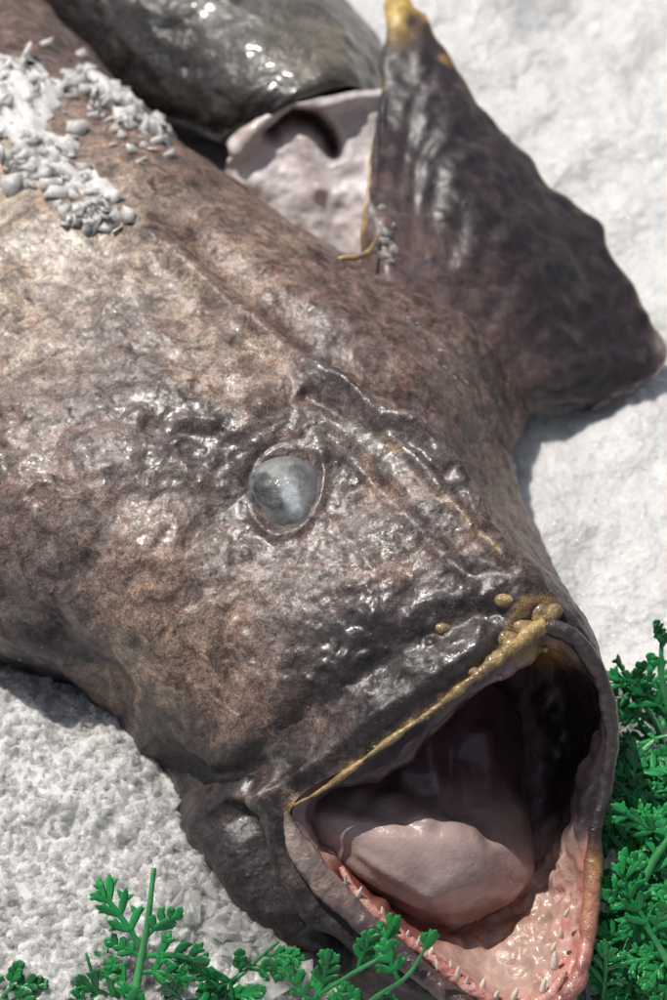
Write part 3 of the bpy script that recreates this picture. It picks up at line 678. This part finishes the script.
OUT = [(-400, 250), (-25, 652), (60, 690), (98, 710), (150, 775), (190, 820), (240, 890), (290, 945), (345, 990), (420, 1030), (520, 1060), (575, 1010), (595, 900), (612, 735), (600, 660), (566, 600), (530, 500), (508, 415), (640, 392), (667, 360), (600, 215), (500, 120), (430, 30), (392, -10), (385, 80), (310, -10), (200, -200)]
def inside(x, y, poly=OUT):
    c = False; n = len(poly)
    for i in range(n):
        (x1, y1), (x2_, y2_) = poly[i], poly[(i+1) % n]
        if (y1 > y) != (y2_ > y) and x < (x2_-x1)*(y-y1)/(y2_-y1)+x1: c = not c
    return c
def chip(c, r, flat=.5):
    q = np.array([[a, b, d] for a in (-1, 1) for b in (-1, 1) for d in (-1, 1)], float)
    q += rng.uniform(-.45, .45, q.shape); q *= np.array([1, rng.uniform(.45, .9), flat*rng.uniform(.5, 1.1)])*r
    a, b, g = rng.uniform(0, 6.28), rng.normal(0, .5), rng.normal(0, .5)
    Rm = np.array(Matrix.Rotation(a, 3, 'Z') @ Matrix.Rotation(b, 3, 'X') @ Matrix.Rotation(g, 3, 'Y'))
    f = [[0, 1, 3, 2], [4, 6, 7, 5], [0, 4, 5, 1], [2, 3, 7, 6], [0, 2, 6, 4], [1, 5, 7, 3]]; tf = []
    for qd in f: tf += [[qd[0], qd[1], qd[2]], [qd[0], qd[2], qd[3]]]
    return q@Rm.T+c, tf
mb = MB(); k = 0
while k < 2400:
    x_, y_ = random.uniform(-20, 690), random.uniform(-20, 1020)
    if inside(x_, y_): continue
    if not (x_ < 330 and y_ > 600): continue
    p_ = P(x_, y_, 0); z_ = float(iceh(np.array([p_[0]]), np.array([p_[1]]))[0]); p_[2] = z_+random.uniform(-.001, .0012)
    mb.add(chip(p_, random.choice([.0012, .0016, .002, .0025, .0032]))); k += 1
o = mb.build('ice_chips', CHIP, None, smooth=False)
tag(o, 'loose white crushed ice chips scattered over the ice bed around the fish', 'crushed ice', kind='stuff')
# larger glassy flakes by the garnish, by the jaw
mb = MB()
for i in range(520):
    t = random.random(); x_ = 165+t*130+random.gauss(0, 16); y_ = 850+t*90+random.gauss(0, 22)
    if inside(x_+4, y_-6): continue
    p_ = P(x_, y_, .004+random.uniform(0, .012)); mb.add(chip(p_, random.uniform(.004, .0095), .35))
for i in range(160):
    t = random.random(); x_ = 20+t*190+random.gauss(0, 10)-10; y_ = 690+t*160+random.gauss(0, 14)+14
    if inside(x_, y_): continue
    p_ = P(x_, y_, .006); mb.add(chip(p_, random.uniform(.003, .006), .4))
for i in range(70):
    p_ = P(random.uniform(612, 660), random.uniform(690, 780), .004); mb.add(chip(p_, random.uniform(.006, .012), .5))
o = mb.build('ice_flakes', CLEAR, None, smooth=False)
tag(o, 'larger glassy ice flakes heaped beside the lower jaw and the green garnish', 'ice flakes', kind='stuff')
# chips on the back of the brown fish
def slush():
    m = np.zeros(len(V)); wx = X+fbm(V, 60, 3, 81)*12; wy = Y+fbm(V, 60, 3, 82)*12
    for (cx, cy, rx, ry, rot, a) in [(20, 92, 46, 34, 30, 1.3), (30, 140, 60, 30, 38, 1.1), (112, 98, 62, 10, 38, 1.1), (150, 130, 40, 9, 40, 1.), (90, 188, 52, 13, 44, .8), (60, 165, 40, 18, 40, .8)]:
        m = np.maximum(m, a*gauss(wx, wy, cx, cy, rx, ry, rot))
    m *= (face > .3)
    hgt = sstep(.45, .9, m)*(.003+.003*m+fbm(V, 110, 3, 85)*.0016)+(m > .45)*cellfield(V[:, 0], V[:, 1], .008, 61, 1.3)*.0022*sstep(.45, .7, m)+(m > .45)*cellfield(V[:, 0], V[:, 1], .0042, 63, 1.3)*.0012
    fc = gridfaces(nv, nu, True); keep = m[fc].min(1) > .42; fc = fc[keep]; us, inv = np.unique(fc, return_inverse=True)
    vs = V[us]+Nn[us]*(hgt[us]-.0004)[:, None]
    return vs, inv.reshape(fc.shape)
sv, sf = slush()
o = mesh('ice_slush', sv, sf, BACKICE, smooth=True); tag(o, 'bank of half melted crushed ice slush on the upper back of the brown fish', 'ice slush', kind='stuff')
mb = MB()
def sprinkle(cx, cy, rx, ry, rot, n, r0, r1, lift):
    for i in range(n):
        a = random.gauss(0, .5); b = random.gauss(0, .5); c_, s_ = math.cos(math.radians(rot)), math.sin(math.radians(rot))
        h = drop(cx+a*rx*c_-b*ry*s_, cy+a*rx*s_+b*ry*c_)
        if h is None: continue
        g = math.exp(-(a*a+b*b)*2); h[2] += random.uniform(0, lift)*g+.001
        mb.add(chip(h, random.uniform(r0, r1)*1.25, .28))
sprinkle(22, 92, 42, 40, 30, 45, .0025, .0065, .006)
sprinkle(30, 150, 60, 36, 40, 45, .0025, .0065, .005)
sprinkle(115, 100, 70, 14, 38, 50, .0025, .006, .005)
sprinkle(85, 190, 60, 20, 45, 26, .002, .005, .003)
sprinkle(95, 215, 26, 12, 0, 40, .002, .006, .003)
sprinkle(120, 130, 60, 26, 35, 40, .001, .0028, .001)
o = mb.build('ice_chips', BACKICE, None, smooth=True)
mb = MB(); fbvh = BVHTree.FromPolygons([tuple(v) for v in V2[:n0]], [list(map(int, f)) for f in F0])
for i in range(20):
    d_ = P(random.gauss(386, 6), random.gauss(248, 14), 0)-CAM; h_ = fbvh.ray_cast(Vector(CAM), Vector(d_/np.linalg.norm(d_)))[0]
    h = None if h_ is None else np.array(h_)
    if h is not None: mb.add(chip(h+np.array([0, 0, .001]), random.uniform(.0012, .0034), .5))
oc = mb.build('ice_chips', CLEAR, None, smooth=True) if mb.v else None
if oc: tag(oc, 'few small clear ice bits caught at the base of the raised fin', 'ice bits', kind='stuff')
tag(o, 'clump of melting ice chips lying on the back of the brown fish', 'crushed ice', kind='stuff')

# ------------------------------------------------------------------ GARNISH
def frond(mb, o, d, nrm, L_, w, depth):
    """dissected flat leaf: axis with forked toothed lobes"""
    d = d/np.linalg.norm(d); nrm = nrm/np.linalg.norm(nrm); sd = np.cross(nrm, d); sd /= np.linalg.norm(sd)
    bend = random.uniform(-.25, .25); lift = random.uniform(-.15, .25)
    n = 5; pts = [o+d*L_*t+sd*bend*L_*t*t+nrm*lift*L_*t*t for t in np.linspace(0, 1, n)]
    if depth == 0: rad = [w*.5, w*.8, w*.95, w*.8, w*.18]
    else: rad = [w*.5, w*.55, w*.6, w*.65, w*.5]
    mb.add(tube(pts, rad, 6, squash=.22, nrm=nrm, sub=3))
    if depth == 0:
        for s in (-1, 1):
            t = random.uniform(.45, .65); q = o+d*L_*t+sd*bend*L_*t*t; a = math.radians(random.uniform(30, 48)); dd = d*math.cos(a)+sd*s*math.sin(a)
            e = q+dd*L_*random.uniform(.32, .5); mb.add(tube([q, (q+e)/2+d*L_*.03, e], [w*.5, w*.6, w*.12], 6, squash=.22, nrm=nrm, sub=2))
    if depth > 0:
        ks = [.34, .62, .88]
        for i, t in enumerate(ks):
            q = o+d*L_*t+sd*bend*L_*t*t+nrm*lift*L_*t*t
            for s in (-1, 1):
                a = math.radians(random.uniform(38, 58)*(1.1-.4*t)); dd = d*math.cos(a)+sd*s*math.sin(a)
                frond(mb, q, dd+nrm*random.uniform(-.12, .2), nrm+sd*random.uniform(-.25, .25), L_*.47*(1.15-.4*t)*random.uniform(.8, 1.15), w, depth-1)
        frond(mb, pts[-1]-d*L_*.04, d, nrm, L_*.32, w, 0)
def sprig(label, path, rad, leaves, extra=0, group='green garnish sprigs'):
    """path: [(px,py,z)..]; leaves: [(t, px, py, z, width, depth)] tip positions"""
    pts = [P(*p) for p in path]
    r = empty('garnish_sprig', pts[0]); tag(r, label, 'garnish', group)
    rr = np.linspace(rad, rad*.5, len(pts)); MB().add(tube(pts, rr, 8, sub=8, lump=.12)).build('stem', STEM, r)
    Cc = spline(np.array(pts), 12, False, 0)
    for (t, px, py, z, w, dep) in leaves:
        o_ = Cc[int(t*(len(Cc)-1))]; tip = P(px, py, z); v = tip-o_; Ln = np.linalg.norm(v)
        nrm = -FW+np.array([random.uniform(-.5, .5), random.uniform(-.3, .3), random.uniform(0, .5)]); nrm -= v*(nrm@v)/(Ln*Ln)
        m_ = MB(); frond(m_, o_, v, nrm, Ln*.85, w, dep); m_.build('leaf', GREEN, r)
    for i in range(extra):
        o_ = Cc[random.randrange(1, len(Cc))]
        if proj(o_)[1] < 690: continue
        Ln = random.uniform(.028, .045); a = random.uniform(0, 6.28)
        v = (RT*math.cos(a)+UP*math.sin(a)-FW*random.uniform(-.7, .35)); v *= Ln/np.linalg.norm(v)
        if proj(o_+v)[0] < 598 and proj(o_+v)[1] < 960: v = v*np.array([-1, 1, 1])
        nrm = -FW+np.array([random.uniform(-.6, .6), random.uniform(-.4, .4), random.uniform(-.2, .5)]); nrm -= v*(nrm@v)/(Ln*Ln)
        m_ = MB(); frond(m_, o_, v, nrm, Ln*.85, W*.95, 1); m_.build('leaf', GREEN, r)
    return r
W = .0026
sprig('upright green plastic sprig with a thick pointed stem standing on the ice at bottom left', [(132, 1015, .01), (140, 965, .022), (148, 920, .04), (154, 868, .055)], .0030,
      [(.45, 103, 882, .05, W, 1), (.4, 112, 935, .03, W*.9, 1), (.55, 172, 902, .05, W, 1), (.4, 206, 942, .04, W*1.1, 1), (.3, 190, 965, .03, W, 1), (.15, 95, 955, .02, W*.8, 1)])
sprig('short green sprig poking in at the bottom left corner of the ice', [(-25, 1030, .0), (0, 1000, .02), (14, 984, .03)], .002, [(.3, -8, 965, .03, W, 1), (.8, 44, 978, .03, W, 1), (.6, 40, 1004, .025, W, 1), (.9, 16, 962, .035, W, 1)])
sprig('small thin green sprig left of the upright pointed one', [(105, 1030, .0), (98, 995, .01), (86, 953, .03)], .0018, [(.5, 120, 965, .02, W*.9, 1), (.4, 70, 985, .02, W*.9, 1), (.7, 100, 968, .03, W*.7, 0)])
sprig('green sprig spreading low across the ice below the jaw', [(190, 1025, .0), (225, 990, .012), (255, 962, .02), (278, 942, .03)], .0020,
      [(.35, 190, 968, .02, W, 1), (.5, 240, 950, .03, W*.9, 1), (.6, 290, 975, .02, W, 1), (.8, 302, 955, .03, W*.8, 1), (.3, 262, 1000, .02, W, 1), (.5, 205, 1000, .02, W, 1)])
sprig('feathery green sprig lying against the lower jaw skin at bottom centre', [(290, 1040, .01), (315, 1000, .03), (350, 975, .05), (380, 958, .062)], .0020,
      [(.3, 290, 965, .045, W, 1), (.4, 335, 950, .055, W, 1), (.6, 345, 1000, .04, W, 1), (.75, 370, 930, .07, W, 1), (.95, 392, 915, .075, W*.9, 1), (.5, 310, 985, .03, W, 1)])
sprig('green frond with a long bare stalk curving up to the lower teeth', [(330, 1040, .02), (372, 1000, .045), (408, 975, .06), (432, 935, .075)], .0017,
      [(.3, 340, 990, .05, W, 1), (.4, 400, 1004, .04, W, 1), (.9, 440, 926, .08, W*1.3, 0), (.93, 424, 930, .08, W, 0), (.6, 378, 945, .07, W, 1), (.2, 300, 1000, .04, W, 1)])
sprig('dark green sprig filling the very bottom edge under the upright one', [(120, 1045, .0), (160, 1010, .008), (205, 1000, .01), (250, 1004, .012)], .002,
      [(.3, 118, 988, .02, W, 1), (.5, 165, 980, .03, W, 1), (.1, 70, 1000, .02, W, 1), (.2, 92, 968, .03, W, 1), (.7, 215, 975, .02, W, 1), (.9, 262, 985, .02, W, 1), (.9, 240, 1020, .01, W, 1)])
# right hand bunch
sprig('tall forked green sprig at the upper end of the right hand bunch', [(672, 790, .0), (660, 735, .03), (640, 698, .055), (618, 662, .075)], .0024,
      [(.5, 612, 710, .05, W, 1), (.65, 650, 680, .07, W, 1), (.95, 612, 652, .085, W*.9, 0), (.8, 640, 664, .08, W, 1), (.35, 622, 738, .03, W*.9, 1), (.95, 625, 668, .07, W, 0)], 13)
sprig('upright green sprig cut by the right edge of the bunch', [(690, 820, .0), (675, 740, .04), (662, 680, .07), (662, 632, .09)], .0026,
      [(.5, 645, 700, .05, W, 1), (.6, 682, 690, .06, W, 1), (.95, 655, 625, .1, W, 1), (.9, 672, 628, .1, W, 1), (.75, 648, 655, .08, W, 1), (.3, 650, 760, .03, W, 1)], 13)
sprig('broad green sprig beside the right side of the gaping mouth', [(700, 860, .0), (665, 835, .03), (635, 815, .045), (608, 798, .06)], .0022,
      [(.4, 640, 785, .05, W*1.1, 1), (.6, 612, 770, .055, W, 1), (.7, 602, 822, .05, W, 1), (.95, 596, 785, .06, W, 1), (.5, 640, 850, .04, W*1.1, 1), (.3, 665, 790, .05, W*1.1, 1), (.2, 672, 870, .03, W, 1)], 13)
sprig('shiny thick stemmed green sprig rising from the lower right corner', [(618, 985, .01), (634, 930, .025), (642, 885, .045), (664, 845, .06), (690, 820, .07)], .0034,
      [(.2, 600, 920, .03, W, 1), (.35, 600, 880, .045, W, 1), (.5, 672, 900, .04, W, 1), (.6, 625, 850, .06, W*1.1, 1), (.8, 660, 815, .07, W, 1), (.1, 655, 975, .02, W, 1), (.8, 690, 870, .05, W, 1)], 13)
sprig('low dark green sprig tucked under the right corner of the jaw', [(590, 1040, -.01), (605, 990, .0), (612, 950, .01), (610, 900, .02)], .0022,
      [(.3, 592, 965, .01, W, 1), (.5, 640, 955, .01, W, 1), (.7, 596, 915, .02, W, 1), (.9, 606, 868, .03, W, 1), (.8, 634, 895, .02, W, 1), (.3, 630, 1000, .0, W, 1)], 13)
sprig('leafy green sprig at the bottom right corner with crossing stalks', [(700, 1030, .0), (672, 970, .02), (645, 925, .035), (618, 895, .045)], .0028,
      [(.3, 690, 950, .03, W, 1), (.4, 640, 985, .02, W, 1), (.6, 672, 905, .05, W*1.1, 1), (.8, 620, 935, .03, W, 1), (.95, 600, 890, .05, W, 1), (.9, 630, 860, .055, W, 1), (.1, 650, 1010, .01, W, 1)], 13)
sprig('mid green sprig in the middle of the right hand bunch with wide lobes', [(705, 900, .01), (675, 860, .03), (650, 815, .05), (630, 770, .06)], .0022,
      [(.3, 660, 900, .03, W*1.2, 1), (.5, 625, 838, .04, W*1.2, 1), (.6, 672, 800, .05, W*1.2, 1), (.8, 618, 792, .055, W*1.1, 1), (.95, 640, 742, .06, W, 1), (.9, 610, 760, .06, W, 1)], 13)

# ------------------------------------------------------------------ water droplets / wet beads
DROP, nt, b = mat('water_bead'); setp(nt, b, color=(1., 1., 1.), rough=.03, trans=1.0, ior=1.33)
mb = MB()
def bead(px, py, r):
    h = drop(px, py)
    if h is None: return
    v, f = ellipsoid(h, np.eye(3), (r, r, r*.55), 10, 7); mb.add((v, [list(map(int, q)) for q in f]))
for (x_, y_) in [(408, 318), (420, 330), (422, 342), (436, 362), (446, 368), (455, 376), (465, 382), (440, 352), (416, 325)]: bead(x_+random.uniform(-2, 2), y_+random.uniform(-2, 2), .0017)
for i in range(60): bead(random.gauss(385, 12), random.gauss(255, 22), random.uniform(.0006, .0016))
for i in range(420): bead(random.uniform(0, 560), random.uniform(150, 780), random.uniform(.0003, .0009))
o = mb.build('water_beads', DROP, None); tag(o, 'tiny water beads sitting on the wet brown fish skin', 'water drops', kind='stuff')

# ------------------------------------------------------------------ light
SUN_DIR = Vector((-.40, .40, .95)).normalized()      # towards the sun
sun_el = math.asin(SUN_DIR.z); sun_az = math.atan2(SUN_DIR.x, SUN_DIR.y)
w = bpy.data.worlds.new('World'); scene.world = w; w.use_nodes = True; nt = w.node_tree
sky = nt.nodes.new('ShaderNodeTexSky'); sky.sky_type = 'NISHITA'; sky.sun_disc = False
sky.sun_elevation = sun_el; sky.sun_rotation = sun_az
bg = nt.nodes['Background']; hs = nt.nodes.new('ShaderNodeHueSaturation'); hs.inputs['Saturation'].default_value = .4; nt.links.new(sky.outputs[0], hs.inputs['Color']); nt.links.new(hs.outputs[0], bg.inputs[0]); bg.inputs[1].default_value = .06
sl = bpy.data.lights.new('sun', 'SUN'); sl.energy = 3.2; sl.angle = math.radians(.6); sl.color = (1, .95, .88)
so = bpy.data.objects.new('sun', sl); col.objects.link(so); so.rotation_euler = SUN_DIR.to_track_quat('Z', 'Y').to_euler()
scene.view_settings.view_transform = 'Standard'; scene.view_settings.look = 'None'; scene.view_settings.exposure = .32; scene.view_settings.gamma = 1
scene.render.engine = 'CYCLES'
scene.cycles.max_bounces = 8; scene.cycles.transmission_bounces = 6
